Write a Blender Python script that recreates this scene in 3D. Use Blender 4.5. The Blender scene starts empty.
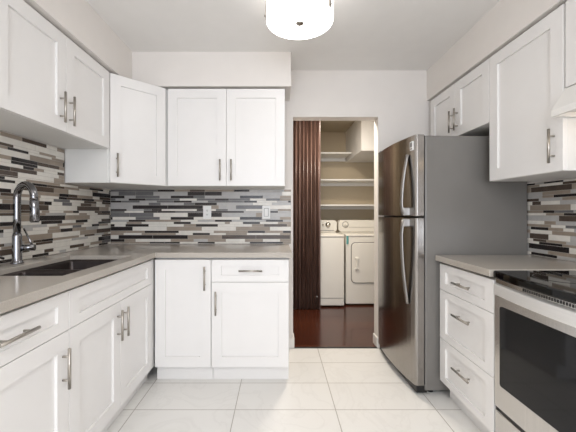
import bpy, bmesh, math, random
from mathutils import Vector, Matrix
random.seed(7)
PI = math.pi
SC = bpy.context.scene
COL = SC.collection

# ------------------------------------------------------------------ camera
F_PX = 325.0
VPX, VPY = 278.0, 213.0
cam_d = bpy.data.cameras.new('camera')
cam = bpy.data.objects.new('camera', cam_d); COL.objects.link(cam)
cam.location = (0, 0, 1.203); cam.rotation_euler = (PI / 2, 0, 0)
cam_d.sensor_fit = 'HORIZONTAL'; cam_d.sensor_width = 36.0
cam_d.lens = 36.0 * F_PX / 576.0
cam_d.shift_x = (288 - VPX) / 576.0
cam_d.shift_y = (VPY - 216) / 576.0
cam_d.clip_start = 0.02
SC.camera = cam

# ------------------------------------------------------------------ world, light, exposure
world = bpy.data.worlds.new('world'); SC.world = world
world.use_nodes = True
bg = world.node_tree.nodes['Background']
bg.inputs[0].default_value = (0.75, 0.86, 1.0, 1); bg.inputs[1].default_value = 1.0

def area(name, loc, rot, sx, sy, power, col):
    d = bpy.data.lights.new(name, 'AREA'); d.shape = 'RECTANGLE'
    d.size = sx; d.size_y = sy; d.energy = power; d.color = col
    o = bpy.data.objects.new(name, d); COL.objects.link(o)
    o.location = loc; o.rotation_euler = rot
    return o
# daylight entering through the wide window in the rear wall, behind the photographer
area('window_daylight', (0.1, -2.33, 1.45), (PI / 2, 0, 0), 2.4, 1.5, 52, (0.84, 0.90, 1.0))
# unseen fill light added overhead behind the camera, for more light from above
area('rear_fill_light', (0.1, -0.9, 2.44), (0, 0, 0), 0.9, 0.9, 26, (1.0, 0.98, 0.955))
# ceiling lamp of the laundry hall
area('hall_ceiling_lamp', (0.45, 3.40, 2.44), (0, 0, 0), 0.35, 0.35, 27, (1.0, 0.91, 0.79))
LAMP_GLOW = 6.5

vs = SC.view_settings
vs.view_transform = 'Standard'; vs.look = 'None'
vs.exposure = 0.22; vs.gamma = 1.0
vs.use_curve_mapping = False
SC.cycles.max_bounces = 10
SC.cycles.diffuse_bounces = 6
SC.cycles.use_denoising = True
SC.cycles.sample_clamp_indirect = 6.0

# ------------------------------------------------------------------ materials
def srgb(r, g, b):
    f = lambda c: (c / 12.92 if c <= 0.04045 else ((c + 0.055) / 1.055) ** 2.4)
    return (f(r / 255), f(g / 255), f(b / 255), 1.0)

def new_mat(name):
    m = bpy.data.materials.new(name); m.use_nodes = True
    nt = m.node_tree
    return m, nt, nt.nodes['Principled BSDF']

def mat(name, rgb, rough=0.5, metal=0.0, var=0.03, scale=8.0, bump=0.0, bscale=200.0, stretch=None, coat=0.0, spec=0.5):
    m, nt, p = new_mat(name)
    c = srgb(*rgb)
    tc = nt.nodes.new('ShaderNodeTexCoord')
    mp = nt.nodes.new('ShaderNodeMapping')
    nt.links.new(tc.outputs['Object'], mp.inputs['Vector'])
    if stretch: mp.inputs['Scale'].default_value = stretch
    no = nt.nodes.new('ShaderNodeTexNoise'); no.inputs['Scale'].default_value = scale
    no.inputs['Detail'].default_value = 4
    nt.links.new(mp.outputs['Vector'], no.inputs['Vector'])
    rp = nt.nodes.new('ShaderNodeValToRGB')
    rp.color_ramp.elements[0].position = 0.3; rp.color_ramp.elements[1].position = 0.7
    rp.color_ramp.elements[0].color = tuple(max(0, x * (1 - var)) for x in c[:3]) + (1,)
    rp.color_ramp.elements[1].color = tuple(min(1, x * (1 + var)) for x in c[:3]) + (1,)
    nt.links.new(no.outputs['Fac'], rp.inputs['Fac'])
    nt.links.new(rp.outputs['Color'], p.inputs['Base Color'])
    p.inputs['Roughness'].default_value = rough
    p.inputs['Metallic'].default_value = metal
    p.inputs['Coat Weight'].default_value = coat
    p.inputs['Coat Roughness'].default_value = 0.08
    p.inputs['Specular IOR Level'].default_value = spec
    if bump:
        n2 = nt.nodes.new('ShaderNodeTexNoise'); n2.inputs['Scale'].default_value = bscale
        nt.links.new(mp.outputs['Vector'], n2.inputs['Vector'])
        b = nt.nodes.new('ShaderNodeBump'); b.inputs['Strength'].default_value = bump
        b.inputs['Distance'].default_value = 0.002
        nt.links.new(n2.outputs['Fac'], b.inputs['Height'])
        nt.links.new(b.outputs['Normal'], p.inputs['Normal'])
    return m

def glow(name, rgb, strength):
    m, nt, p = new_mat(name)
    p.inputs['Base Color'].default_value = srgb(*rgb)
    p.inputs['Emission Color'].default_value = srgb(*rgb)
    p.inputs['Emission Strength'].default_value = strength
    return m

def tile_floor():
    m, nt, p = new_mat('porcelain_floor_tile')
    tc = nt.nodes.new('ShaderNodeTexCoord'); mp = nt.nodes.new('ShaderNodeMapping')
    nt.links.new(tc.outputs['Object'], mp.inputs['Vector'])
    mp.inputs['Location'].default_value = (-0.352 + 0.615 * 12, -2.300 + 0.3125 * 24, 0)
    br = nt.nodes.new('ShaderNodeTexBrick')
    br.offset = 0.0; br.squash = 1.0
    br.inputs['Scale'].default_value = 1.0
    br.inputs['Brick Width'].default_value = 0.615; br.inputs['Row Height'].default_value = 0.3125
    br.inputs['Mortar Size'].default_value = 0.0028; br.inputs['Mortar Smooth'].default_value = 0.1
    br.inputs['Color1'].default_value = srgb(236, 234, 230); br.inputs['Color2'].default_value = srgb(231, 229, 225)
    br.inputs['Mortar'].default_value = srgb(178, 172, 164)
    nt.links.new(mp.outputs['Vector'], br.inputs['Vector'])
    no = nt.nodes.new('ShaderNodeTexNoise'); no.inputs['Scale'].default_value = 2.2
    no.inputs['Detail'].default_value = 8; no.inputs['Distortion'].default_value = 2.5
    nt.links.new(tc.outputs['Object'], no.inputs['Vector'])
    rp = nt.nodes.new('ShaderNodeValToRGB')
    e = rp.color_ramp.elements
    e[0].position = 0.46; e[0].color = (1, 1, 1, 1)
    e[1].position = 0.54; e[1].color = (1, 1, 1, 1)
    v = e.new(0.50); v.color = (0.86, 0.855, 0.85, 1)
    nt.links.new(no.outputs['Fac'], rp.inputs['Fac'])
    mx = nt.nodes.new('ShaderNodeMix'); mx.data_type = 'RGBA'; mx.blend_type = 'MULTIPLY'
    mx.inputs[0].default_value = 0.3
    nt.links.new(br.outputs['Color'], mx.inputs[6]); nt.links.new(rp.outputs['Color'], mx.inputs[7])
    nt.links.new(mx.outputs[2], p.inputs['Base Color'])
    p.inputs['Roughness'].default_value = 0.3
    p.inputs['Specular IOR Level'].default_value = 0.4
    b = nt.nodes.new('ShaderNodeBump'); b.inputs['Strength'].default_value = 0.3; b.inputs['Distance'].default_value = 0.002
    b.invert = True
    nt.links.new(br.outputs['Fac'], b.inputs['Height']); nt.links.new(b.outputs['Normal'], p.inputs['Normal'])
    return m

def wood_floor():
    m, nt, p = new_mat('dark_wood_planks')
    tc = nt.nodes.new('ShaderNodeTexCoord')
    br = nt.nodes.new('ShaderNodeTexBrick'); br.offset = 0.37
    br.inputs['Scale'].default_value = 1.0
    br.inputs['Brick Width'].default_value = 1.1; br.inputs['Row Height'].default_value = 0.09
    br.inputs['Mortar Size'].default_value = 0.0015
    br.inputs['Color1'].default_value = srgb(104, 56, 38); br.inputs['Color2'].default_value = srgb(74, 38, 28)
    br.inputs['Mortar'].default_value = srgb(16, 9, 8)
    nt.links.new(tc.outputs['Object'], br.inputs['Vector'])
    mp = nt.nodes.new('ShaderNodeMapping'); mp.inputs['Scale'].default_value = (1.5, 40, 1)
    nt.links.new(tc.outputs['Object'], mp.inputs['Vector'])
    no = nt.nodes.new('ShaderNodeTexNoise'); no.inputs['Scale'].default_value = 2; no.inputs['Detail'].default_value = 6
    nt.links.new(mp.outputs['Vector'], no.inputs['Vector'])
    mx = nt.nodes.new('ShaderNodeMix'); mx.data_type = 'RGBA'; mx.blend_type = 'MULTIPLY'; mx.inputs[0].default_value = 0.5
    nt.links.new(br.outputs['Color'], mx.inputs[6]); nt.links.new(no.outputs['Color'], mx.inputs[7])
    nt.links.new(mx.outputs[2], p.inputs['Base Color'])
    p.inputs['Roughness'].default_value = 0.2
    p.inputs['Coat Weight'].default_value = 0.15; p.inputs['Coat Roughness'].default_value = 0.06
    b = nt.nodes.new('ShaderNodeBump'); b.inputs['Strength'].default_value = 0.08; b.inputs['Distance'].default_value = 0.002
    nt.links.new(no.outputs['Fac'], b.inputs['Height']); nt.links.new(b.outputs['Normal'], p.inputs['Normal'])
    return m

def quartz(name, rgb, rough=0.16):
    m, nt, p = new_mat(name)
    c = srgb(*rgb)
    tc = nt.nodes.new('ShaderNodeTexCoord')
    no = nt.nodes.new('ShaderNodeTexNoise'); no.inputs['Scale'].default_value = 260; no.inputs['Detail'].default_value = 2
    nt.links.new(tc.outputs['Object'], no.inputs['Vector'])
    rp = nt.nodes.new('ShaderNodeValToRGB')
    rp.color_ramp.elements[0].position = 0.35; rp.color_ramp.elements[1].position = 0.68
    rp.color_ramp.elements[0].color = tuple(x * 0.95 for x in c[:3]) + (1,)
    rp.color_ramp.elements[1].color = tuple(min(1, x * 1.05) for x in c[:3]) + (1,)
    nt.links.new(no.outputs['Fac'], rp.inputs['Fac']); nt.links.new(rp.outputs['Color'], p.inputs['Base Color'])
    p.inputs['Roughness'].default_value = rough
    return m

def door_wood():
    m, nt, p = new_mat('dark_mahogany_laminate')
    tc = nt.nodes.new('ShaderNodeTexCoord'); mp = nt.nodes.new('ShaderNodeMapping')
    mp.inputs['Scale'].default_value = (30, 30, 1.2)
    nt.links.new(tc.outputs['Object'], mp.inputs['Vector'])
    no = nt.nodes.new('ShaderNodeTexNoise'); no.inputs['Scale'].default_value = 2.0; no.inputs['Detail'].default_value = 5
    nt.links.new(mp.outputs['Vector'], no.inputs['Vector'])
    rp = nt.nodes.new('ShaderNodeValToRGB')
    rp.color_ramp.elements[0].position = 0.3; rp.color_ramp.elements[1].position = 0.75
    rp.color_ramp.elements[0].color = srgb(56, 37, 32); rp.color_ramp.elements[1].color = srgb(128, 102, 92)
    nt.links.new(no.outputs['Fac'], rp.inputs['Fac']); nt.links.new(rp.outputs['Color'], p.inputs['Base Color'])
    p.inputs['Roughness'].default_value = 0.28
    return m

M = {}
M['wall'] = mat('painted_wall', (228, 223, 218), 0.75, var=0.012, bump=0.03, bscale=180)
M['ceiling'] = mat('painted_ceiling', (232, 230, 227), 0.85, var=0.012)
M['hallwall'] = mat('hall_wall_paint', (192, 178, 154), 0.8, var=0.015)
M['white'] = mat('white_trim', (232, 230, 226), 0.45, var=0.01)
M['cab'] = mat('white_cabinet_lacquer', (232, 230, 228), 0.32, var=0.008)
M['carcass'] = mat('cabinet_carcass', (226, 225, 222), 0.45, var=0.01)
M['tile_floor'] = tile_floor()
M['wood_floor'] = wood_floor()
M['quartz'] = quartz('taupe_quartz', (180, 173, 164))
M['steel_handle'] = mat('brushed_nickel', (176, 170, 162), 0.3, 1.0, var=0.05, scale=60)
M['chrome'] = mat('chrome', (135, 135, 138), 0.09, 1.0, var=0.01)
M['stainless'] = mat('brushed_stainless', (206, 204, 202), 0.22, 1.0, var=0.05, scale=3, stretch=(60, 60, 0.6), bump=0.05, bscale=30)
M['fridge_steel'] = mat('fridge_stainless', (160, 156, 152), 0.2, 1.0, var=0.05, scale=3, stretch=(60, 60, 0.6), bump=0.05, bscale=30)
M['fridge_handle'] = mat('fridge_handle_metal', (168, 166, 164), 0.32, 0.9, var=0.03)
M['panel_steel'] = mat('satin_panel_steel', (236, 235, 233), 0.45, 0.6, var=0.02, scale=3, stretch=(2, 2, 60))
M['stainless_light'] = mat('polished_stainless', (214, 210, 203), 0.22, 1.0, var=0.03, scale=3, stretch=(2, 2, 60))
M['sink'] = mat('sink_steel', (66, 59, 57), 0.35, 0.6, var=0.05, scale=40)
M['fridge_side'] = mat('grey_appliance_paint', (118, 115, 111), 0.33, var=0.03, scale=5, bump=0.12, bscale=500)
M['dark'] = mat('black_plastic', (24, 23, 23), 0.4, var=0.05)
M['grey_plastic'] = mat('grey_plastic', (120, 120, 120), 0.45)
M['black_glass'] = mat('black_ceramic_glass', (10, 10, 11), 0.04, var=0.02, spec=0.22)
M['oven_glass'] = mat('oven_window_glass', (20, 21, 24), 0.06, var=0.03, spec=0.25)
M['burner'] = mat('burner_ring_print', (46, 45, 45), 0.15)
M['appliance'] = mat('white_enamel', (232, 228, 218), 0.3, var=0.01)
M['appliance_line'] = mat('grey_gasket', (120, 116, 110), 0.5)
M['teal'] = mat('teal_sticker', (92, 160, 156), 0.5)
M['plate'] = mat('white_plastic_plate', (236, 236, 234), 0.35, var=0.005)
M['door_wood'] = door_wood()
M['shade_glow'] = glow('lamp_glass_shade', (253, 250, 246), 1.7)
M['bottom_glow'] = glow('lamp_bottom_glass', (253, 250, 246), LAMP_GLOW)
M['hood_lamp'] = glow('hood_lamp_lens', (255, 232, 200), 2.2)
M['red_light'] = mat('pale_print', (210, 206, 200), 0.4)
# mosaic tiles
M['tW'] = mat('tile_white_marble', (226, 222, 214), 0.3, var=0.05, scale=25)
M['tL'] = mat('tile_silver_glass', (184, 182, 180), 0.25, spec=0.35, var=0.07, scale=25)
M['tG'] = mat('tile_grey_glass', (108, 107, 108), 0.25, spec=0.35, var=0.10, scale=25)
M['tT'] = mat('tile_taupe_stone', (152, 139, 125), 0.35, var=0.07, scale=25)
M['tB'] = mat('tile_brown_glass', (82, 70, 61), 0.25, spec=0.35, var=0.12, scale=25)
M['tD'] = mat('tile_espresso_glass', (34, 27, 26), 0.2, spec=0.35, var=0.15, scale=25)
M['grout'] = mat('grout', (190, 184, 176), 0.8, var=0.02)

# ------------------------------------------------------------------ mesh helpers
class MB:
    """collects shapes; build() links them as ONE mesh object"""
    def __init__(self): self.bm = bmesh.new(); self.mi = 0
    def _new(self, faces):
        for f in faces: f.material_index = self.mi
    def box(self, x0, x1, y0, y1, z0, z1, bev=0.0, seg=2):
        t = bmesh.new()
        bmesh.ops.create_cube(t, size=1)
        for v in t.verts:
            v.co = Vector(((x0 + x1) / 2 + v.co.x * (x1 - x0), (y0 + y1) / 2 + v.co.y * (y1 - y0), (z0 + z1) / 2 + v.co.z * (z1 - z0)))
        if bev > 0:
            bmesh.ops.bevel(t, geom=t.edges[:], offset=bev, segments=seg, affect='EDGES', profile=0.5)
        self.merge(t); return self
    def merge(self, t, mtx=None):
        t.verts.index_update()
        vm = {}
        for v in t.verts: vm[v] = self.bm.verts.new(mtx @ v.co if mtx else v.co)
        for f in t.faces:
            try:
                nf = self.bm.faces.new([vm[v] for v in f.verts]); nf.material_index = self.mi; nf.smooth = f.smooth
            except ValueError: pass
        t.free()
    def prism(self, pts, axis, a, b, bev=0.0):
        """polygon pts (2D) extruded along axis from a to b.  axis x:(y,z)  y:(x,z)  z:(x,y)"""
        t = bmesh.new()
        def mk(p, c):
            return {'x': (c, p[0], p[1]), 'y': (p[0], c, p[1]), 'z': (p[0], p[1], c)}[axis]
        A = [t.verts.new(mk(p, a)) for p in pts]; B = [t.verts.new(mk(p, b)) for p in pts]
        n = len(pts)
        t.faces.new(A); t.faces.new(B[::-1])
        for i in range(n): t.faces.new([A[i], B[i], B[(i + 1) % n], A[(i + 1) % n]][::-1])
        bmesh.ops.recalc_face_normals(t, faces=t.faces[:])
        if bev > 0:
            bmesh.ops.bevel(t, geom=[e for e in t.edges if e.calc_face_angle(0) > 0.6], offset=bev, segments=2, affect='EDGES', profile=0.5)
        self.merge(t); return self
    def tube(self, path, r, n=12, caps=True):
        """round tube along path; r number or list"""
        pts = [Vector(p) for p in path]
        rs = r if isinstance(r, (list, tuple)) else [r] * len(pts)
        rings = []
        prev = None
        for i, p in enumerate(pts):
            if i == 0: d = pts[1] - pts[0]
            elif i == len(pts) - 1: d = pts[-1] - pts[-2]
            else: d = (pts[i + 1] - pts[i]).normalized() + (pts[i] - pts[i - 1]).normalized()
            d.normalize()
            if prev is None:
                up = Vector((0, 0, 1)) if abs(d.z) < 0.9 else Vector((1, 0, 0))
                u = d.cross(up).normalized()
            else:
                u = (prev - d * prev.dot(d)).normalized()
            prev = u
            w = d.cross(u)
            rings.append([self.bm.verts.new(p + (u * math.cos(2 * PI * k / n) + w * math.sin(2 * PI * k / n)) * rs[i]) for k in range(n)])
        for a, b in zip(rings, rings[1:]):
            for k in range(n):
                f = self.bm.faces.new([a[k], a[(k + 1) % n], b[(k + 1) % n], b[k]]); f.smooth = True; f.material_index = self.mi
        if caps:
            f = self.bm.faces.new(rings[0][::-1]); f.material_index = self.mi
            f = self.bm.faces.new(rings[-1]); f.material_index = self.mi
        return self
    def lathe(self, prof, c=(0, 0, 0), n=48, axis='z', smooth=True):
        """profile [(r, h)] turned round an axis through c"""
        def pt(r, h, a):
            x, y = r * math.cos(a), r * math.sin(a)
            v = {'z': (x, y, h), 'x': (h, x, y), 'y': (x, h, y)}[axis]
            return Vector(v) + Vector(c)
        rings = []
        for r, h in prof:
            if r < 1e-6: rings.append([self.bm.verts.new(pt(0, h, 0))])
            else: rings.append([self.bm.verts.new(pt(r, h, 2 * PI * k / n)) for k in range(n)])
        for a, b in zip(rings, rings[1:]):
            for k in range(n):
                k2 = (k + 1) % n
                if len(a) == 1 and len(b) == 1: continue
                if len(a) == 1: vs_ = [a[0], b[k], b[k2]]
                elif len(b) == 1: vs_ = [a[k], a[k2], b[0]]
                else: vs_ = [a[k], a[k2], b[k2], b[k]]
                f = self.bm.faces.new(vs_); f.smooth = smooth; f.material_index = self.mi
        return self
    def quad(self, a, b, c, d, smooth=False):
        f = self.bm.faces.new([self.bm.verts.new(p) for p in (a, b, c, d)]); f.material_index = self.mi; f.smooth = smooth
        return self
    def build(self, name, mats, parent=None):
        bmesh.ops.recalc_face_normals(self.bm, faces=self.bm.faces[:])
        me = bpy.data.meshes.new(name); self.bm.to_mesh(me); self.bm.free()
        for m_ in (mats if isinstance(mats, (list, tuple)) else [mats]): me.materials.append(m_)
        o = bpy.data.objects.new(name, me); COL.objects.link(o)
        if parent: o.parent = parent
        return o

def thing(name, label, cat, loc=(0, 0, 0), rotz=0.0, group=None):
    o = bpy.data.objects.new(name, None); COL.objects.link(o)
    o.empty_display_size = 0.1
    o.location = loc; o.rotation_euler = (0, 0, rotz)
    o['label'] = label; o['category'] = cat
    if group: o['group'] = group
    return o
def tag(o, label, cat, group=None):
    o['label'] = label; o['category'] = cat
    if group: o['group'] = group
    return o
def struct(name, mb, m):
    o = mb.build(name, m); o['kind'] = 'structure'
    return o

# ------------------------------------------------------------------ dimensions
XL, XR = -1.50, 1.68
YB, YR = 2.90, -2.40
H = 2.475
DX0, DX1, DZ = 0.134, 0.893, 2.06
CT = 0.927

# ------------------------------------------------------------------ room shell
struct('floor', MB().box(XL - 0.12, XR + 0.12, YR - 0.12, YB - 0.006, -0.1, 0), M['tile_floor'])
struct('floor_hall', MB().box(-0.9, 2.3, YB + 0.004, 5.24, -0.1, 0.001), M['wood_floor'])
struct('trim_1', MB().box(DX0, DX1, YB - 0.012, YB + 0.012, -0.05, 0.006, 0.002), M['dark'])          # threshold
struct('ceiling', MB().box(XL - 0.12, XR + 0.12, YR - 0.12, YB + 0.12, H, H + 0.1), M['ceiling'])
struct('wall_left', MB().box(XL - 0.12, XL, YR - 0.12, YB + 0.12, 0, H), M['wall'])
struct('wall_right', MB().box(XR, XR + 0.12, YR - 0.12, YB + 0.12, 0, H), M['wall'])
w = MB()
w.box(XL, DX0, YB, YB + 0.12, 0, H); w.box(DX1, XR, YB, YB + 0.12, 0, H); w.box(DX0, DX1, YB, YB + 0.12, DZ, H)
struct('wall_back', w, M['wall'])
w = MB()
WX0, WX1, WZ0, WZ1 = -1.1, 1.3, 0.7, 2.2
w.box(XL, WX0, YR - 0.12, YR, 0, H); w.box(WX1, XR, YR - 0.12, YR, 0, H)
w.box(WX0, WX1, YR - 0.12, YR, 0, WZ0); w.box(WX0, WX1, YR - 0.12, YR, WZ1, H)
struct('wall_rear', w, M['wall'])
w = MB()
for x in (WX0, 0.1 - 0.025, WX1 - 0.05): w.box(x, x + 0.05, YR - 0.09, YR - 0.03, WZ0, WZ1, 0.004)
w.box(WX0, WX1, YR - 0.09, YR - 0.03, WZ0, WZ0 + 0.05, 0.004); w.box(WX0, WX1, YR - 0.09, YR - 0.03, WZ1 - 0.05, WZ1, 0.004)
struct('window_1', w, M['white'])
# boxed soffits above the wall cabinets
SB = 2.203
struct('trim_2', MB().box(XL, -1.150, YR, YB, SB, H), M['wall'])
struct('trim_3', MB().box(-1.150, 0.103, 2.565, YB, SB, H), M['wall'])
struct('trim_4', MB().box(1.328, XR, YR, YB, SB, H), M['wall'])
# low baseboard ends at the doorway
struct('baseboard_1', MB().box(0.080, DX0 + 0.012, YB - 0.012, YB + 0.0, 0, 0.09, 0.003).box(DX0, DX0 + 0.012, YB, YB + 0.12, 0, 0.09, 0.003), M['white'])
struct('baseboard_2', MB().box(DX1 - 0.012, DX1 + 0.03, YB - 0.012, YB, 0, 0.09, 0.003).box(DX1 - 0.012, DX1, YB, YB + 0.12, 0, 0.09, 0.003), M['white'])
# laundry hall beyond the doorway
HB = 5.12
struct('wall_hall_back', MB().box(-0.9, 2.3, HB, HB + 0.12, 0, H), M['hallwall'])
struct('wall_hall_left', MB().box(-1.02, -0.9, YB + 0.12, HB + 0.12, 0, H), M['hallwall'])
struct('wall_hall_right', MB().box(2.18, 2.3, YB + 0.12, HB + 0.12, 0, H), M['hallwall'])
struct('wall_closet_left', MB().box(-0.05, 0.06, 3.98, HB, 0, H), M['hallwall'])
struct('ceiling_hall', MB().box(-0.9, 2.3, YB + 0.12, HB + 0.12, H, H + 0.1), M['hallwall'])
struct('trim_5', MB().box(1.065, 2.18, 4.15, HB, 2.0, H), M['white'])      # boxed duct above the dryer

# ------------------------------------------------------------------ mosaic backsplash
KEYS = ['W', 'L', 'G', 'T', 'B', 'D']
TM = [M['t' + k] for k in KEYS] + [M['grout']]
ROWS = [  # back wall, read from the top row down: lower bound of the row, then colour and right end of every tile
 (30, 'G120 T140 G160 T185 G210 T240 G262 T300'),
 (49, 'G158 D175 T190 B205 T234 D249.5 L284 T300'),
 (77, 'L119 G136 G153.8 L187.8 D205 D222 L256 L270 L282 W300'),
 (97, 'D125 L136 G160 L171 D194 G205 L228 L240 D263 L280 T300'),
 (113, 'G116 L129 D146 G160 G180 W197 G215 D229 G250 W266 G280 T300'),
 (127, 'D122 G140 L157 G174 D192 L208 G226 G244 D257 W277 L288 D300'),
 (146, 'L127 L149 G161 L184 G195 D217 L235 L253 W272 L300'),
 (173, 'L133 D168 D203 T219 L236 G263 W300'),
 (187, 'D127 L144 G152 D162 W197 D205 W216 G228 L246 W262 L278 T300'),
 (200, 'G125 W144 D158 D176 G195 G212 D244 L262 D278 L300'),
 (230, 'G130 G153.8 W188 D222 L256 T262 L284 L300'),
 (250, 'D113 W136 G160 W171 D194 W214 W240 D262 L280 T300'),
 (265, 'L129 D146 T165 T181 W198 L215 D232 L250 L266 D283 L300'),
 (281, 'W127 T142 W160 W174 D191 W208 W225 T230 W243 D260 W278 T300'),
 (300, 'D115 W126 D149 W167 W184 T196 D218 W235 W252 T264 B287 T300'),
 (329, 'D133 W167 T202 W236 T270 W300'),
 (345, 'T127 T145 D179 W197 W214 T230 T248 D265 T283 D300'),
 (360, 'T124 W142 T158 T176 W193 D210 W226 T247 W264 W280 T300'),
 (388, 'W119 D153 D188 T222 B256 B290 T300'),
 (409, 'D125 T136 W155 W171 T194 L208 T226 W245 T263 W280 T300'),
 (421, 'T130 T150 D165 D180 W198 D215 W232 W250 D266 D283 T300'),
]
def row_z(v): return 1.203 - ((185 + v / 7.2) - 213) / 112.0
def backsplash_tiles(mb, place, x0, x1, z0, z1, rows):
    """rows: (z_low, z_high, [(key, start, end)]) in wall coordinates"""
    g = 0.0009
    for za, zb, tiles in rows:
        a, b = max(za, z0), min(zb, z1)
        if b - a < 0.004: continue
        for k, s, e in tiles:
            s, e = max(s, x0), min(e, x1)
            if e - s < 0.006: continue
            mb.mi = KEYS.index(k)
            place(mb, s + g, e - g, a + g, b - g)
SHEET = [0.0345, 0.024, 0.019, 0.0175, 0.0225, 0.0335, 0.016, 0.0165]
def random_rows(rng, x0, x1, z0, z1, weights):
    out = []; z = z0; i = 3
    while z < z1:
        h = SHEET[i % 8]; i += 1
        base = 0.30 if h > 0.03 else rng.choice((0.14, 0.17, 0.2))
        x = x0 - rng.random() * base
        row = []; last = None
        while x < x1:
            l = base * rng.choice((1.0, 1.0, 0.5, 0.75))
            k = rng.choices(KEYS, weights)[0]
            if k == last: k = rng.choices(KEYS, weights)[0]
            last = k
            row.append((k, x, x + l)); x += l
        out.append((z, z + h, row)); z += h
    return out
# back wall
TH = 0.007
mb = MB()
rows = []; top = row_z(0)
zz = top
for v, spec in ROWS:
    lo = row_z(v); s = XL; tl = []
    for t in spec.split():
        e = (float(t[1:]) - VPX) / 112.0
        tl.append((t[0], s, e)); s = e
    rows.append((lo, zz, tl)); zz = lo
rows.append((0.9, zz, [('W', XL + 0.2 * i - 0.1, XL + 0.2 * i + 0.1) for i in range(10)]))
mb.mi = 6; mb.box(XL + 0.009, 0.116, YB - TH + 0.001, YB - 0.0005, CT + 0.002, 1.412)
backsplash_tiles(mb, lambda m_, s, e, a, b: m_.box(s, e, YB - TH, YB - 0.001, a, b, 0.0007, 1), XL + 0.010, 0.115, CT + 0.003, 1.411, rows)
tag(mb.build('backsplash', TM), 'grey, white and espresso mosaic backsplash on the back wall below the corner cabinets', 'backsplash')
# left wall
rng = random.Random(21)
mb = MB(); mb.mi = 6
mb.box(XL + 0.0005, XL + TH - 0.001, 0.6, YB - 0.001, CT + 0.002, 1.411)
mb.box(XL + 0.0005, XL + TH - 0.001, 0.6, 2.270, 1.411, 1.645)
R_ = random_rows(rng, 0.6, YB, CT + 0.003, 1.66, (36, 5, 3, 32, 14, 12))
pl = lambda m_, s, e, a, b: m_.box(XL + 0.001, XL + TH, s, e, a, b, 0.0007, 1)
backsplash_tiles(mb, pl, 0.6, YB - 0.001, CT + 0.003, 1.411, R_)
backsplash_tiles(mb, pl, 0.6, 2.270, 1.411, 1.645, R_)
tag(mb.build('backsplash', TM), 'cream, taupe and brown mosaic backsplash behind the sink faucet', 'backsplash')
# right wall
rng = random.Random(5)
mb = MB(); mb.mi = 6
mb.box(XR - TH + 0.001, XR - 0.0005, 0.6, 2.40, CT + 0.002, 1.398)
mb.box(XR - TH + 0.001, XR - 0.0005, 0.6, 1.518, 1.398, 1.645)
R_ = random_rows(rng, 0.6, 2.4, CT + 0.003, 1.66, (30, 18, 3, 22, 14, 12))
pl = lambda m_, s, e, a, b: m_.box(XR - TH, XR - 0.001, s, e, a, b, 0.0007, 1)
backsplash_tiles(mb, pl, 0.6, 2.40, CT + 0.003, 1.397, R_)
backsplash_tiles(mb, pl, 0.6, 1.518, 1.397, 1.645, R_)
tag(mb.build('backsplash', TM), 'mosaic backsplash on the right wall between stove and hood', 'backsplash')

# ------------------------------------------------------------------ cabinets
def shaker(x0, x1, z0, z1, rail_h, rail_v, t=0.02, rec=0.012, sl=0.0015):
    """shaker front in cabinet coordinates; front face at y=-t"""
    mb = MB(); bm = mb.bm
    e = 0.0012
    def ring(ix, iz, y):
        return [bm.verts.new((x, y, z)) for x, z in ((x0 + ix, z0 + iz), (x1 - ix, z0 + iz), (x1 - ix, z1 - iz), (x0 + ix, z1 - iz))]
    R = [ring(0, 0, 0), ring(0, 0, -t + e), ring(e, e, -t), ring(rail_v, rail_h, -t), ring(rail_v + sl * 0.3, rail_h + sl * 0.3, -t + rec), ring(rail_v + sl, rail_h + sl, -t + rec)]
    for a, b in zip(R, R[1:]):
        for i in range(4):
            bm.faces.new([a[i], a[(i + 1) % 4], b[(i + 1) % 4], b[i]])
    bm.faces.new(R[-1]); bm.faces.new(R[0][::-1])
    return mb
def pull(kind, x, z, t=0.02, L=0.165):
    mb = MB(); y = -t - 0.028; h = L / 2; p = 0.048
    if kind == 'v':
        mb.tube([(x, y, z - h), (x, y, z + h)], 0.0065, 12)
        for s in (-p, p): mb.tube([(x, -t + 0.0005, z + s), (x, y, z + s)], 0.0045, 10)
    else:
        mb.tube([(x - h, y, z), (x + h, y, z)], 0.0065, 12)
        for s in (-p, p): mb.tube([(x + s, -t + 0.0005, z), (x + s, y, z)], 0.0045, 10)
    return mb
G = 0.0015
def cabinet(name, label, cat, loc, rotz, wid, dep, z0, z1, fronts, toe=True, body=None, group=None):
    root = thing(name, label, cat, (loc[0], loc[1], 0), rotz, group)
    if body: b = body(z0, z1)
    elif toe: b = MB().box(0, wid, 0.0, dep, z0, 0.874, 0.001, 1).box(0.0, wid, 0.035, dep, 0.874, z1)   # recessed top rail under the stone
    else: b = MB().box(0, wid, 0.0, dep, z0, z1, 0.001, 1)
    b.build('cabinet_body', M['carcass'], root)
    if toe:
        MB().box(0.0, wid, 0.046, 0.066, 0.0, z0, 0.001, 1).build('toe_kick', M['cab'], root)
        # side gables reach the floor behind the toe kick
        MB().box(0.0, 0.018, 0.066, dep, 0.0, z0).build('side_panel', M['cab'], root)
        MB().box(wid - 0.018, wid, 0.066, dep, 0.0, z0).build('side_panel', M['cab'], root)
    for kind, x0, x1, a, c, hd in fronts:
        if kind == 'door': fr = shaker(x0 + G, x1 - G, a + G, c - G, 0.072, 0.072).build('door', M['cab'], root)
        else: fr = shaker(x0 + G, x1 - G, a + G, c - G, 0.046, 0.068).build('drawer' if hd else 'false_drawer_front', M['cab'], root)
        if hd: pull(*hd).build('handle', M['steel_handle'], fr)
    return root
B0, B1, DL = 0.115, 0.876, 0.712     # base: bottom, top, drawer line
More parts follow.
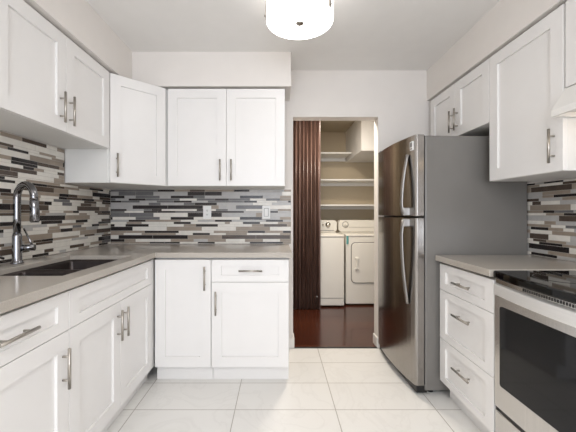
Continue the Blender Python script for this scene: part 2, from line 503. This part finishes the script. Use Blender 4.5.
# left run (faces +x): local x runs away from the camera
RL = PI / 2
LC = -0.90
cabinet('base_cabinet', 'white base cabinet nearest on the left, with one wide drawer over a door', 'cabinet', (LC, 0.76), RL, 0.610, 0.59, B0, 0.890,
        [('drawer', 0, 0.61, DL, B1, ('h', 0.318, 0.795)), ('door', 0, 0.61, B0, DL, ('v', 0.568, DL - 0.145))])
skc = cabinet('sink_base_cabinet', 'white two-door base cabinet under the sink', 'cabinet', (LC, 1.371), RL, 0.915, 0.59, B0, 0.690,
        [('drawer', 0, 0.892, DL, B1, None), ('door', 0, 0.446, B0, DL, ('v', 0.446 - 0.036, DL - 0.125)), ('door', 0.446, 0.892, B0, DL, ('v', 0.446 + 0.036, DL - 0.125))],
        body=lambda a, c: MB().box(0, 0.915, 0, 0.59, a, c).box(0, 0.915, 0.0, 0.018, c, 0.874).box(0.018, 0.897, 0.018, 0.030, 0.86, 0.890).box(0.897, 0.915, 0.018, 0.59, c, 0.890).box(0, 0.018, 0.030, 0.59, c, 0.890))
MB().box(0.8945, 0.9365, -0.018, -0.0005, B0, 0.876, 0.001, 1).build('filler_strip', M['cab'], skc)
MB().box(0.9155, 0.984, 0.046, 0.066, 0.0, B0, 0.001, 1).build('toe_kick', M['cab'], skc)
# back run
YC = 2.309
cabinet('base_cabinet', 'white narrow base cabinet in the back corner with one tall door', 'cabinet', (-0.876, YC), 0, 0.404, 0.58, B0, 0.890,
        [('door', 0.008, 0.404, B0, B1, ('v', 0.404 - 0.042, B1 - 0.13))])
cabinet('base_cabinet', 'white base cabinet with drawer and door, beside the doorway', 'cabinet', (-0.470, YC), 0, 0.547, 0.58, B0, 0.890,
        [('drawer', 0, 0.547, 0.716, B1, ('h', 0.278, 0.798)), ('door', 0, 0.547, B0, 0.716, ('v', 0.034, 0.716 - 0.145))])
# right run (faces -x): local x runs towards the camera
RR = -PI / 2
cabinet('drawer_cabinet', 'white three-drawer base cabinet between refrigerator and stove', 'cabinet', (1.075, 2.121), RR, 0.531, 0.585, B0, 0.890,
        [('drawer', 0, 0.531, 0.709, B1, ('h', 0.280, 0.79)), ('drawer', 0, 0.531, 0.394, 0.709, ('h', 0.280, 0.60)), ('drawer', 0, 0.531, B0, 0.394, ('h', 0.280, 0.285))])
# wall cabinets
U0, U1 = 1.416, 2.186
cabinet('wall_cabinet', 'white two-door wall cabinet on the left wall above the sink', 'cabinet', (-1.195, 1.342), RL, 0.926, 0.296, 1.65, U1,
        [('door', 0, 0.463, 1.65, U1, ('v', 0.463 - 0.05, 1.65 + 0.125)), ('door', 0.463, 0.926, 1.65, U1, ('v', 0.463 + 0.028, 1.65 + 0.125))], toe=False)
cabinet('wall_cabinet', 'white two-door wall cabinet on the back wall beside the doorway', 'cabinet', (-0.872, 2.587), 0, 0.927, 0.303, U0, U1,
        [('door', 0, 0.4635, U0, U1, ('v', 0.4635 - 0.047, U0 + 0.125)), ('door', 0.4635, 0.927, U0, U1, ('v', 0.4635 + 0.04, U0 + 0.125))], toe=False)
OX, OY = -1.189, 2.287
def diag_body(a, c):
    q = math.sqrt(0.5)
    pts = []
    for X, Y in ((-1.490, 2.276), (OX - 0.008, 2.276), (OX, OY), (OX + 0.410 * q, OY + 0.410 * q), (-0.878, 2.600), (-0.878, 2.890), (-1.490, 2.890)):
        dx, dy = X - OX, Y - OY
        pts.append(((dx + dy) * q, (-dx + dy) * q))
    return MB().prism(pts, 'z', a, c)
cabinet('corner_wall_cabinet', 'white diagonal wall cabinet in the back left corner with one angled door', 'cabinet', (OX, OY), PI / 4, 0.41, 0.3, U0, U1,
        [('door', 0.0, 0.410, U0, U1, ('v', 0.042, U0 + 0.125))], toe=False, body=diag_body)
UC = 1.357
UR = 1.402
cabinet('wall_cabinet', 'short white two-door wall cabinet above the refrigerator', 'cabinet', (UC, 2.852), RR, 0.793, 0.306, 1.775, U1,
        [('door', 0, 0.3965, 1.775, U1, ('v', 0.3965 - 0.036, 1.775 + 0.125)), ('door', 0.3965, 0.793, 1.775, U1, ('v', 0.3965 + 0.036, 1.775 + 0.125))], toe=False)
cabinet('wall_cabinet', 'white single-door wall cabinet on the right, beside the range hood', 'cabinet', (UC, 2.057), RR, 0.534, 0.305, UR, U1,
        [('door', 0, 0.534, UR, U1, ('v', 0.534 - 0.05, UR + 0.125))], toe=False)
cabinet('wall_cabinet', 'short white wall cabinet above the range hood, cut off by the frame', 'cabinet', (UC, 1.520), RR, 0.76, 0.305, 1.785, U1,
        [('door', 0.006, 0.38, 1.785, U1, ('v', 0.345, 1.91)), ('door', 0.38, 0.76, 1.785, U1, ('v', 0.415, 1.91))], toe=False)

# ------------------------------------------------------------------ countertops
def cell_slab(xs, ys, occ, z0, z1, bev, into=None):
    t = bmesh.new(); V = {}
    def v(i, j, k):
        if (i, j, k) not in V: V[i, j, k] = t.verts.new((xs[i], ys[j], (z0, z1)[k]))
        return V[i, j, k]
    nx, ny = len(xs) - 1, len(ys) - 1
    O = lambda i, j: 0 <= i < nx and 0 <= j < ny and occ((xs[i] + xs[i + 1]) / 2, (ys[j] + ys[j + 1]) / 2)
    for i in range(nx):
        for j in range(ny):
            if not O(i, j): continue
            t.faces.new([v(i, j, 1), v(i + 1, j, 1), v(i + 1, j + 1, 1), v(i, j + 1, 1)])
            t.faces.new([v(i, j, 0), v(i, j + 1, 0), v(i + 1, j + 1, 0), v(i + 1, j, 0)])
            if not O(i - 1, j): t.faces.new([v(i, j, 0), v(i, j, 1), v(i, j + 1, 1), v(i, j + 1, 0)])
            if not O(i + 1, j): t.faces.new([v(i + 1, j, 0), v(i + 1, j + 1, 0), v(i + 1, j + 1, 1), v(i + 1, j, 1)])
            if not O(i, j - 1): t.faces.new([v(i, j, 0), v(i + 1, j, 0), v(i + 1, j, 1), v(i, j, 1)])
            if not O(i, j + 1): t.faces.new([v(i, j + 1, 0), v(i, j + 1, 1), v(i + 1, j + 1, 1), v(i + 1, j + 1, 0)])
    bmesh.ops.recalc_face_normals(t, faces=t.faces[:])
    bmesh.ops.bevel(t, geom=[e for e in t.edges if len(e.link_faces) == 2 and e.calc_face_angle(0) > 1.0 and max(v_.co.z for v_ in e.verts) > z1 - 1e-6 and bev > 0], offset=bev or 0.001, segments=2, affect='EDGES', profile=0.5)
    m_ = into or MB(); m_.merge(t); return m_
SX0, SX1, SY0, SY1, SYD = -1.345, -0.950, 1.430, 2.105, 1.725
def occ_l(x, y):
    if SX0 < x < SX1 and SY0 < y < SY1: return False
    return x < -0.855 or y > 2.264
o = cell_slab([XL + 0.001, SX0, SX1, -0.855, 0.097], [0.752, SY0, SY1, 2.264, YB - 0.001], occ_l, 0.902, CT, 0.003)
cell_slab([XL + 0.001, SX0 - 0.02, SX1 + 0.02, -0.855, 0.097], [0.752, SY0 - 0.02, SY1 + 0.02, 2.264, YB - 0.001], lambda x, y: not (SX0 - 0.02 < x < SX1 + 0.02 and SY0 - 0.02 < y < SY1 + 0.02) and (x < -0.855 or y > 2.264), 0.8915, 0.902, 0, o)
o = o.build('countertop', M['quartz'])
tag(o, 'L-shaped taupe quartz countertop holding the sink', 'countertop')
o = MB().box(1.032, XR - 0.001, 1.588, 2.133, 0.8915, CT, 0.003).build('countertop', M['quartz'])
tag(o, 'short taupe quartz countertop between refrigerator and stove', 'countertop')

# ------------------------------------------------------------------ sink
sink = thing('kitchen_sink', 'undermount stainless double-bowl sink in the left countertop', 'sink', ((SX0 + SX1) / 2, (SY0 + SY1) / 2, 0.901))
def bowl(x0, x1, y0, y1, depth, z=0.0):
    mb = MB(); bm = mb.bm
    cx, cy = (x0 + x1) / 2, (y0 + y1) / 2
    def ring(ins, h, r):
        a, b, c, d = x0 + ins, x1 - ins, y0 + ins, y1 - ins
        pts = []
        for (px, py, a0) in ((b - r, d - r, 0), (a + r, d - r, 90), (a + r, c + r, 180), (b - r, c + r, 270)):
            for k in range(5):
                t = math.radians(a0 + 22.5 * k); pts.append((px + r * math.cos(t), py + r * math.sin(t), h))
        return [bm.verts.new(p) for p in pts]
    R = [ring(-0.008, z, 0.028), ring(0, z, 0.02), ring(0.002, z - 0.02, 0.02), ring(0.008, z - depth + 0.02, 0.03), ring(0.03, z - depth, 0.04)]
    for a, b in zip(R, R[1:]):
        n = len(a)
        for i in range(n):
            f = bm.faces.new([a[i], a[(i + 1) % n], b[(i + 1) % n], b[i]]); f.smooth = True
    bm.faces.new(R[-1])
    return mb
hx, hy = (SX1 - SX0) / 2, (SY1 - SY0) / 2
yd = SYD - (SY0 + SY1) / 2
for (a, b) in ((-hy, yd - 0.012), (yd + 0.012, hy)):
    bo = bowl(-hx, hx, a, b, 0.165 if b < hy else 0.17, -0.001 if False else 0.0).build('bowl', M['sink'], sink)
    MB().lathe([(0.0, -0.158), (0.03, -0.158), (0.042, -0.162), (0.044, -0.168)], (0, (a + b) / 2, 0), 24).build('drain', M['chrome'], bo)
# the low saddle between the bowls and the flange under the stone
MB().box(-hx, hx, yd - 0.0125, yd + 0.0125, -0.03, -0.006, 0.004).build('divider', M['panel_steel'], sink)

# ------------------------------------------------------------------ faucet
FX, FY = -1.425, 1.775
fa = thing('faucet', 'tall chrome gooseneck faucet with pull-down spray behind the sink', 'faucet', (FX, FY, CT))
MB().lathe([(0.0, 0.0), (0.031, 0.0), (0.031, 0.006), (0.026, 0.012), (0.023, 0.02), (0.0225, 0.15), (0.019, 0.165), (0.0, 0.165)], (0, 0, 0), 32).build('base', M['chrome'], fa)
dx, dy = 0.93, -0.36
R_ = 0.070
path = [(0, 0, 0.16), (0, 0, 0.25), (0, 0, 0.360)]
for k in range(1, 13):
    a = PI - k * PI / 12
    u = R_ + R_ * math.cos(a); path.append((u * dx, u * dy, 0.360 + R_ * math.sin(a)))
ux = 2 * R_
path += [(ux * dx, ux * dy, 0.340)]
MB().tube(path, 0.018, 16).build('gooseneck', M['chrome'], fa)
ex = ux + 0.006
MB().tube([(ux * dx, ux * dy, 0.342), (ux * dx, ux * dy, 0.335), (ex * dx, ex * dy, 0.29), (ex * dx, ex * dy, 0.232), (ex * dx, ex * dy, 0.226)], [0.018, 0.0205, 0.0215, 0.022, 0.018], 16).build('spray_head', M['chrome'], fa)
lv = MB()
lv.tube([(0.012, 0.010, 0.085), (0.075, 0.030, 0.085)], 0.0175, 16)
lv.tube([(0.066, 0.027, 0.09), (0.05, 0.026, 0.125), (0.018, 0.024, 0.19)], [0.006, 0.0055, 0.0045], 10)
lv.build('lever', M['chrome'], fa)
sd = thing('soap_dispenser', 'small curved chrome dispenser spout left of the faucet', 'dispenser', (-1.415, 1.50, CT))
MB().lathe([(0, 0), (0.022, 0), (0.022, 0.006), (0.013, 0.012), (0.012, 0.03), (0, 0.03)], (0, 0, 0), 24).build('base', M['chrome'], sd)
MB().tube([(0, 0, 0.02), (0, 0, 0.05), (0.01, 0.012, 0.068), (0.035, 0.04, 0.076), (0.065, 0.07, 0.066), (0.078, 0.086, 0.052)], [0.01, 0.01, 0.01, 0.009, 0.007, 0.006], 12).build('spout', M['chrome'], sd)

# ------------------------------------------------------------------ outlets on the back wall
def outlet(px, label, rocker):
    X = (px - VPX) / 112.0
    t = thing('power_outlet' if not rocker else 'light_switch', label, 'outlet' if not rocker else 'switch', (X, YB - TH, 1.209))
    MB().box(-0.036, 0.036, -0.006, 0.0, -0.058, 0.058, 0.0025).build('cover_plate', M['plate'], t)
    if rocker:
        MB().box(-0.0165, 0.0165, -0.0095, -0.0055, -0.033, 0.033, 0.0015).build('rocker', M['plate'], t)
        MB().box(-0.0205, 0.0205, -0.0066, -0.0055, -0.037, 0.037).build('rocker_frame', M['grey_plastic'], t)
    else:
        m_ = MB()
        m_.box(-0.0165, 0.0165, -0.008, -0.0055, -0.033, 0.033, 0.001)
        m_.mi = 1
        for z in (-0.018, 0.018):
            for x in (-0.006, 0.006): m_.box(x - 0.0012, x + 0.0012, -0.0084, -0.0078, z - 0.005, z + 0.005)
            m_.lathe([(0.0, -0.0084), (0.0022, -0.0084), (0.0022, -0.0078)], (0, 0, z - 0.0095), 10, 'y')
        m_.build('receptacle', [M['plate'], M['dark']], t)
outlet(207.5, 'white duplex power outlet on the mosaic, left of the two wall plates', False)
outlet(266.3, 'white rocker switch plate on the mosaic nearest the doorway', True)

# ------------------------------------------------------------------ refrigerator
FYN, FYF = 2.142, 2.862
fr = thing('refrigerator', 'tall stainless top-freezer refrigerator with grey sides beside the doorway', 'refrigerator', (0.970, FYN, 0), math.radians(2.0))
FD = FYF - FYN
MB().box(0.0, 0.695, 0.0, FD, 0.03, 1.715, 0.008).build('body', M['fridge_side'], fr)
MB().box(-0.055, 0.02, 0.01, FD - 0.01, 0.012, 0.060, 0.004).build('base_grille', M['dark'], fr)
for y in (0.06, FD - 0.06):
    MB().lathe([(0, 0), (0.022, 0), (0.022, 0.03), (0, 0.03)], (0.06, y, 0), 16).build('foot', M['dark'], fr)
def fridge_door(z0, z1):
    n = 14; pts = []
    # plan outline (x,y): back edge near -> far, then bowed front far -> near
    pts.append((-0.006, 0.0)); pts.append((-0.006, FD))
    fx = []
    for k in range(n + 1):
        s = k / n; y = FD * (1 - s)
        x = -0.064 - 0.030 * (1 - (2 * s - 1) ** 2)
        fx.append((x, y))
    fx[0] = (fx[0][0] + 0.012, FD); fx[-1] = (fx[-1][0] + 0.012, 0.0)
    fx.insert(1, (-0.065, FD - 0.010)); fx.insert(len(fx) - 1, (-0.065, 0.010))
    return MB().prism(pts + fx, 'z', z0, z1, 0.003)
dA = fridge_door(1.182, 1.722); dA = dA.build('freezer_door', M['fridge_steel'], fr)
dB = fridge_door(0.064, 1.170); dB = dB.build('refrigerator_door', M['fridge_steel'], fr)
MB().box(-0.012, 0.0, 0.004, FD - 0.004, 0.07, 1.715).build('gasket', M['dark'], fr)
HY = 0.085
def fridge_handle(zs):
    m_ = MB(); bm = m_.bm; rings = []
    hw_, ht = 0.019, 0.009
    for i, (z, off) in enumerate(zs):
        a = zs[max(0, i - 1)]; b = zs[min(len(zs) - 1, i + 1)]
        d = Vector((-(b[1] - a[1]), 0, b[0] - a[0])).normalized()
        nn = Vector((d.z, 0, -d.x)); c = Vector((-0.080 - off, HY, z))
        rings.append([bm.verts.new(c + nn * ht * math.cos(t * PI / 6) + Vector((0, hw_, 0)) * math.sin(t * PI / 6)) for t in range(12)])
    for a, b in zip(rings, rings[1:]):
        for k in range(12):
            f = bm.faces.new([a[k], a[(k + 1) % 12], b[(k + 1) % 12], b[k]]); f.smooth = True
    bm.faces.new(rings[0]); bm.faces.new(rings[-1][::-1])
    z, off = zs[0]
    s = 1 if zs[-1][0] > z else -1
    m_.box(-0.116, -0.064, HY - 0.017, HY + 0.017, min(z - s * 0.01, z + s * 0.045), max(z - s * 0.01, z + s * 0.045), 0.006)
    return m_
def bow(z0, z1, n=12):
    out = []
    for k in range(n + 1):
        s = k / n
        out.append((z0 + (z1 - z0) * s, 0.002 + 0.042 * (1 - s ** 2.2) - 0.012 * (1 - min(1, s * 6))))
    return out
fridge_handle(bow(1.195, 1.60)).build('handle', M['fridge_handle'], dA)
fridge_handle(bow(1.155, 0.585)).build('handle', M['fridge_handle'], dB)
stk = MB().box(-0.0750, -0.062, 0.022, 0.064, 1.622, 1.682, 0.0006, 1)
stk.mi = 1; stk.box(-0.0756, -0.0740, 0.030, 0.056, 1.645, 1.675); stk.box(-0.0756, -0.0740, 0.028, 0.058, 1.629, 1.637)
s_ = stk.build('sticker', [M['plate'], M['grey_plastic']], dA); s_['label'] = 'white energy sticker with grey print'
MB().box(-0.07, 0.06, FD - 0.07, FD - 0.01, 1.715, 1.735, 0.006).build('hinge_cover', M['grey_plastic'], fr)

# ------------------------------------------------------------------ stove
SYN, SYF = 0.824, 1.584
st = thing('stove', 'stainless electric stove with black glass top in the right foreground', 'stove', (1.056, SYF, 0), RR)
SW = SYF - SYN
# local: x towards the camera, y into the wall, front at y = 0
MB().box(0.002, SW - 0.002, 0.015, 0.600, 0.05, 0.898, 0.004).build('body', M['dark'], st)
for x in (0.05, SW - 0.05):
    for y in (0.06, 0.55): MB().lathe([(0, 0), (0.018, 0), (0.018, 0.052), (0, 0.052)], (x, y, 0), 14).build('foot', M['dark'], st)
def bowf(y0, b, n=16):  # bowed front edge
    return [(SW * k / n, y0 - b * (1 - (2 * k / n - 1) ** 2)) for k in range(n + 1)]
tp = [(0.0, 0.590), (0.0, 0.0)] + [(x, y) for x, y in bowf(-0.010, 0.03)][0:] + [(SW, 0.590)]
ct = MB().prism(tp[::-1], 'z', 0.888, 0.924, 0.008).build('cooktop', M['black_glass'], st)
for cx, cy, r in ((0.2, 0.17, 0.11), (0.56, 0.17, 0.085), (0.2, 0.43, 0.085), (0.56, 0.43, 0.11)):
    MB().lathe([(r, 0.9241), (r, 0.9247), (r + 0.005, 0.9247), (r + 0.005, 0.9241), (r, 0.9241)], (cx, cy, 0), 40).build('burner_mark', M['burner'], ct)
MB().prism([(0.004, 0.05)] + bowf(0.004, 0.022) + [(SW - 0.004, 0.05)], 'z', 0.864, 0.889, 0.002).build('vent_trim', M['stainless'], st)
vt = MB()
for k in range(30):
    x = 0.20 + k * 0.0125
    yy = 0.004 - 0.022 * (1 - (2 * x / SW - 1) ** 2)
    vt.box(x, x + 0.007, yy - 0.0016, yy + 0.004, 0.870, 0.882)
vt.build('vent_slots', M['dark'], st)
# oven door: bowed bright top panel, steel frame, dark window
od = MB()
od.box(0.004, SW - 0.004, -0.004, 0.013, 0.272, 0.806, 0.003)
od = od.build('oven_door', M['stainless'], st)
MB().prism([(0.002, 0.013)] + bowf(-0.006, 0.034) + [(SW - 0.002, 0.013)], 'z', 0.808, 0.862, 0.006).build('top_panel', M['panel_steel'], od)
wn = MB()
x0, x1, z0, z1, r = 0.045, SW - 0.045, 0.385, 0.762, 0.012
pts = []
for (px, pz, a0) in ((x1 - r, z1 - r, 0), (x0 + r, z1 - r, 90), (x0 + r, z0 + r, 180), (x1 - r, z0 + r, 270)):
    for k in range(5):
        t = math.radians(a0 + 22.5 * k); pts.append((px + r * math.cos(t), pz + r * math.sin(t)))
wn.prism(pts, 'y', -0.0075, 0.0, 0.001)
wn.build('oven_window', M['oven_glass'], od)
sdw = MB().box(0.004, SW - 0.004, -0.002, 0.013, 0.075, 0.252, 0.004).build('storage_drawer', M['stainless'], st)
MB().box(0.004, SW - 0.004, 0.004, 0.02, 0.250, 0.274).build('shadow_gap', M['dark'], st)
bgd = MB().prism([(0.545, 0.922), (0.600, 0.922), (0.600, 1.10), (0.575, 1.10)], 'x', 0.0, SW, 0.004).build('backguard', M['stainless'], st)

# ------------------------------------------------------------------ range hood
hd = thing('range_hood', 'white slim range hood with glowing lamp above the stove', 'range hood', (XR - TH - 0.001, 1.517, 1.65), RR)
hw = 0.755
# local y measured out from the wall as negative
hb = MB()
ft, fb = -0.331, -0.398
hb.prism([(0.0, 0.0), (0.0, 0.133), (ft, 0.133), (fb, 0.030), (fb, 0.0), (fb + 0.012, 0.0), (fb + 0.012, 0.02), (-0.012, 0.02), (-0.012, 0.0)], 'x', 0.0, hw)
hb.box(0.0, 0.012, fb + 0.012, -0.012, 0.0, 0.02); hb.box(hw - 0.012, hw, fb + 0.012, -0.012, 0.0, 0.02)
hb.build('hood_body', M['white'], hd)
MB().box(0.08, 0.34, -0.34, -0.22, 0.006, 0.019, 0.003).build('lamp_lens', M['hood_lamp'], hd)
fl = MB().box(0.40, 0.72, -0.34, -0.05, 0.010, 0.019, 0.002)
fl.build('filter', M['grey_plastic'], hd)

# ------------------------------------------------------------------ ceiling lamp
LR, LY, LXp = 0.187, 1.826, 0.122
lp = thing('ceiling_lamp', 'glowing white glass drum flush lamp on the kitchen ceiling', 'ceiling lamp', (LXp, LY, 2.273))
MB().lathe([(0.0, H - 2.274), (0.13, H - 2.274), (0.13, 0.170), (0.0, 0.170)], (0, 0, 0), 40).build('canopy', M['steel_handle'], lp)
MB().lathe([(0.0, -0.004), (0.10, -0.003), (LR - 0.006, 0.0), (LR - 0.002, 0.003), (LR - 0.002, 0.0075), (0.0, 0.0075)], (0, 0, 0), 64).build('bottom_diffuser', M['bottom_glow'], lp)
MB().lathe([(LR - 0.006, 0.008), (LR, 0.008), (LR, 0.183), (LR - 0.006, 0.183)], (0, 0, 0), 64).build('drum_shade', M['shade_glow'], lp)
for a in (math.radians(183), math.radians(-37), math.radians(73)):
    m_ = MB()
    t = bmesh.new(); bmesh.ops.create_cube(t, size=1)
    for v in t.verts: v.co = Vector((v.co.x * 0.004 + LR + 0.003, v.co.y * 0.020, v.co.z * 0.170 + 0.100))
    m_.merge(t, Matrix.Rotation(a, 4, 'Z'))
    m_.tube([Matrix.Rotation(a, 4, 'Z') @ Vector((LR + 0.004, 0, 0.030)), Matrix.Rotation(a, 4, 'Z') @ Vector((LR + 0.012, 0, 0.030))], 0.006, 12)
    m_.build('bracket', M['steel_handle'], lp)
MB().lathe([(0.0, -0.014), (0.012, -0.013), (0.020, -0.010), (0.024, -0.006), (0.024, -0.0045), (0.0, -0.0045)], (0, 0, 0), 24).build('finial', M['steel_handle'], lp)

# ------------------------------------------------------------------ laundry hall
# accordion door gathered to the left
ad = thing('accordion_door', 'dark brown wooden accordion door folded open to the left of the washer', 'door', (0.08, 4.06, 0))
n = 18; x0, x1 = 0.0, 0.428
for k in range(n):
    a = x0 + (x1 - x0) * k / n; b = x0 + (x1 - x0) * (k + 1) / n
    ya, yb = ((-0.032, 0.032), (0.032, -0.032))[k % 2]
    ya, yb = ya + (random.random() - .5) * 0.01, yb
    t = 0.005
    MB().prism([(a - t, ya), (a + t, ya), (b + t, yb), (b - t, yb)], 'z', 0.012, 2.43, 0.001).build('panel', M['door_wood'], ad)
    MB().tube([(b, yb, 0.012), (b, yb, 2.43)], 0.006, 8).build('hinge_strip', M['door_wood'], ad)
MB().box(-0.02, 0.45, -0.02, 0.02, 2.43, 2.4745).build('top_track', M['door_wood'], ad)
MB().box(x1 + 0.002, x1 + 0.018, -0.05, 0.05, 0.012, 2.43, 0.003).build('lead_post', M['door_wood'], ad)
MB().tube([(x1 - 0.028, -0.055, 0.175), (x1 - 0.028, -0.062, 0.175)], 0.008, 10).build('knob', M['steel_handle'], ad)

# washer and dryer
def rr(x0, x1, z0, z1, r, k=5):
    pts = []
    for (px, pz, a0) in ((x1 - r, z1 - r, 0), (x0 + r, z1 - r, 90), (x0 + r, z0 + r, 180), (x1 - r, z0 + r, 270)):
        for i in range(k):
            t = math.radians(a0 + 90 / (k - 1) * i); pts.append((px + r * math.cos(t), pz + r * math.sin(t)))
    return pts
def laundry(name, label, x, y):
    t = thing(name, label, name.replace('clothes_', '').replace('washing_machine', 'washing machine'), (x, y, 0))
    MB().box(0, 0.68, 0.004, 0.66, 0.02, 0.895, 0.012, 3).build('body', M['appliance'], t)
    MB().box(-0.002, 0.682, -0.004, 0.66, 0.896, 0.925, 0.010, 3).build('top', M['appliance'], t)
    for px in (0.05, 0.63):
        for py in (0.06, 0.60): MB().lathe([(0, 0.001), (0.02, 0.001), (0.02, 0.022), (0, 0.022)], (px, py, 0), 14).build('foot', M['dark'], t)
    con = MB().prism(rr(0.0, 0.68, 0.928, 1.100, 0.045), 'y', 0.515, 0.655, 0.006).build('console', M['appliance'], t)
    return t, con
ws, con = laundry('washing_machine', 'white top-loading washing machine beside the accordion door', 0.165, 4.140)
m_ = MB().lathe([(0.0, -0.030), (0.024, -0.030), (0.030, -0.008), (0.036, -0.008), (0.036, 0.002)], (0.55, 0.515, 1.035), 28, 'y'); m_.build('dial', M['stainless_light'], con)
MB().lathe([(0.0, -0.020), (0.014, -0.020), (0.016, 0.002)], (0.48, 0.515, 1.035), 20, 'y').build('knob', M['stainless_light'], con)
MB().box(0.04, 0.64, 0.511, 0.516, 0.950, 0.956).build('console_strip', M['appliance_line'], con)
MB().box(0.05, 0.63, 0.06, 0.47, 0.924, 0.936, 0.005).build('lid', M['appliance'], ws)
MB().box(0.01, 0.67, 0.001, 0.006, 0.115, 0.120).build('panel_seam', M['appliance_line'], ws)
dr, con = laundry('clothes_dryer', 'white clothes dryer right of the washing machine, with square front door', 0.880, 4.215)
m_ = MB()
m_.lathe([(0.0, -0.028), (0.026, -0.028), (0.030, -0.006), (0.030, 0.002)], (0.10, 0.515, 1.035), 28, 'y')
m_.mi = 1; m_.lathe([(0.040, -0.002), (0.046, -0.003), (0.046, 0.002)], (0.10, 0.515, 1.035), 32, 'y')
m_.build('dial', [M['appliance'], M['appliance_line']], con)
MB().box(0.15, 0.64, 0.511, 0.516, 0.995, 0.998).build('console_strip', M['appliance_line'], con)
dd = MB(); dd.prism(rr(0.075, 0.605, 0.300, 0.815, 0.05), 'y', -0.010, 0.004, 0.005)
dd = dd.build('dryer_door', M['appliance'], dr)
MB().prism(rr(0.066, 0.614, 0.291, 0.824, 0.056), 'y', -0.0005, 0.005).build('door_gasket', M['appliance_line'], dr)
hnd = MB()
hnd.box(0.115, 0.165, -0.030, -0.009, 0.470, 0.495, 0.005); hnd.box(0.115, 0.165, -0.030, -0.009, 0.605, 0.630, 0.005)
hnd.box(0.128, 0.152, -0.034, -0.020, 0.48, 0.62, 0.005)
hnd.build('handle', M['appliance'], dd)
s_ = MB().box(0.006, 0.034, -0.0075, -0.0035, 0.80, 0.905, 0.0005, 1).build('sticker', M['teal'], dr); s_['label'] = 'teal paper sticker'

# shelves above the machines
def shelf(x1, z, label, y0=4.68, t=0.022):
    m_ = MB().box(0.062, x1, y0, HB - 0.001, z - t, z, 0.003)
    m_.box(0.062, x1, HB - 0.02, HB - 0.001, z - t - 0.045, z - t)       # wall cleat
    return tag(m_.build('shelf', M['white']), label, 'shelf', 'white shelves in the laundry')
shelf(1.060, 2.080, 'short white shelf highest on the laundry wall, ending at the boxed duct')
shelf(2.178, 1.692, 'long white shelf in the middle of the three laundry shelves')
shelf(2.178, 1.326, 'lowest white laundry shelf, just above washer and dryer')
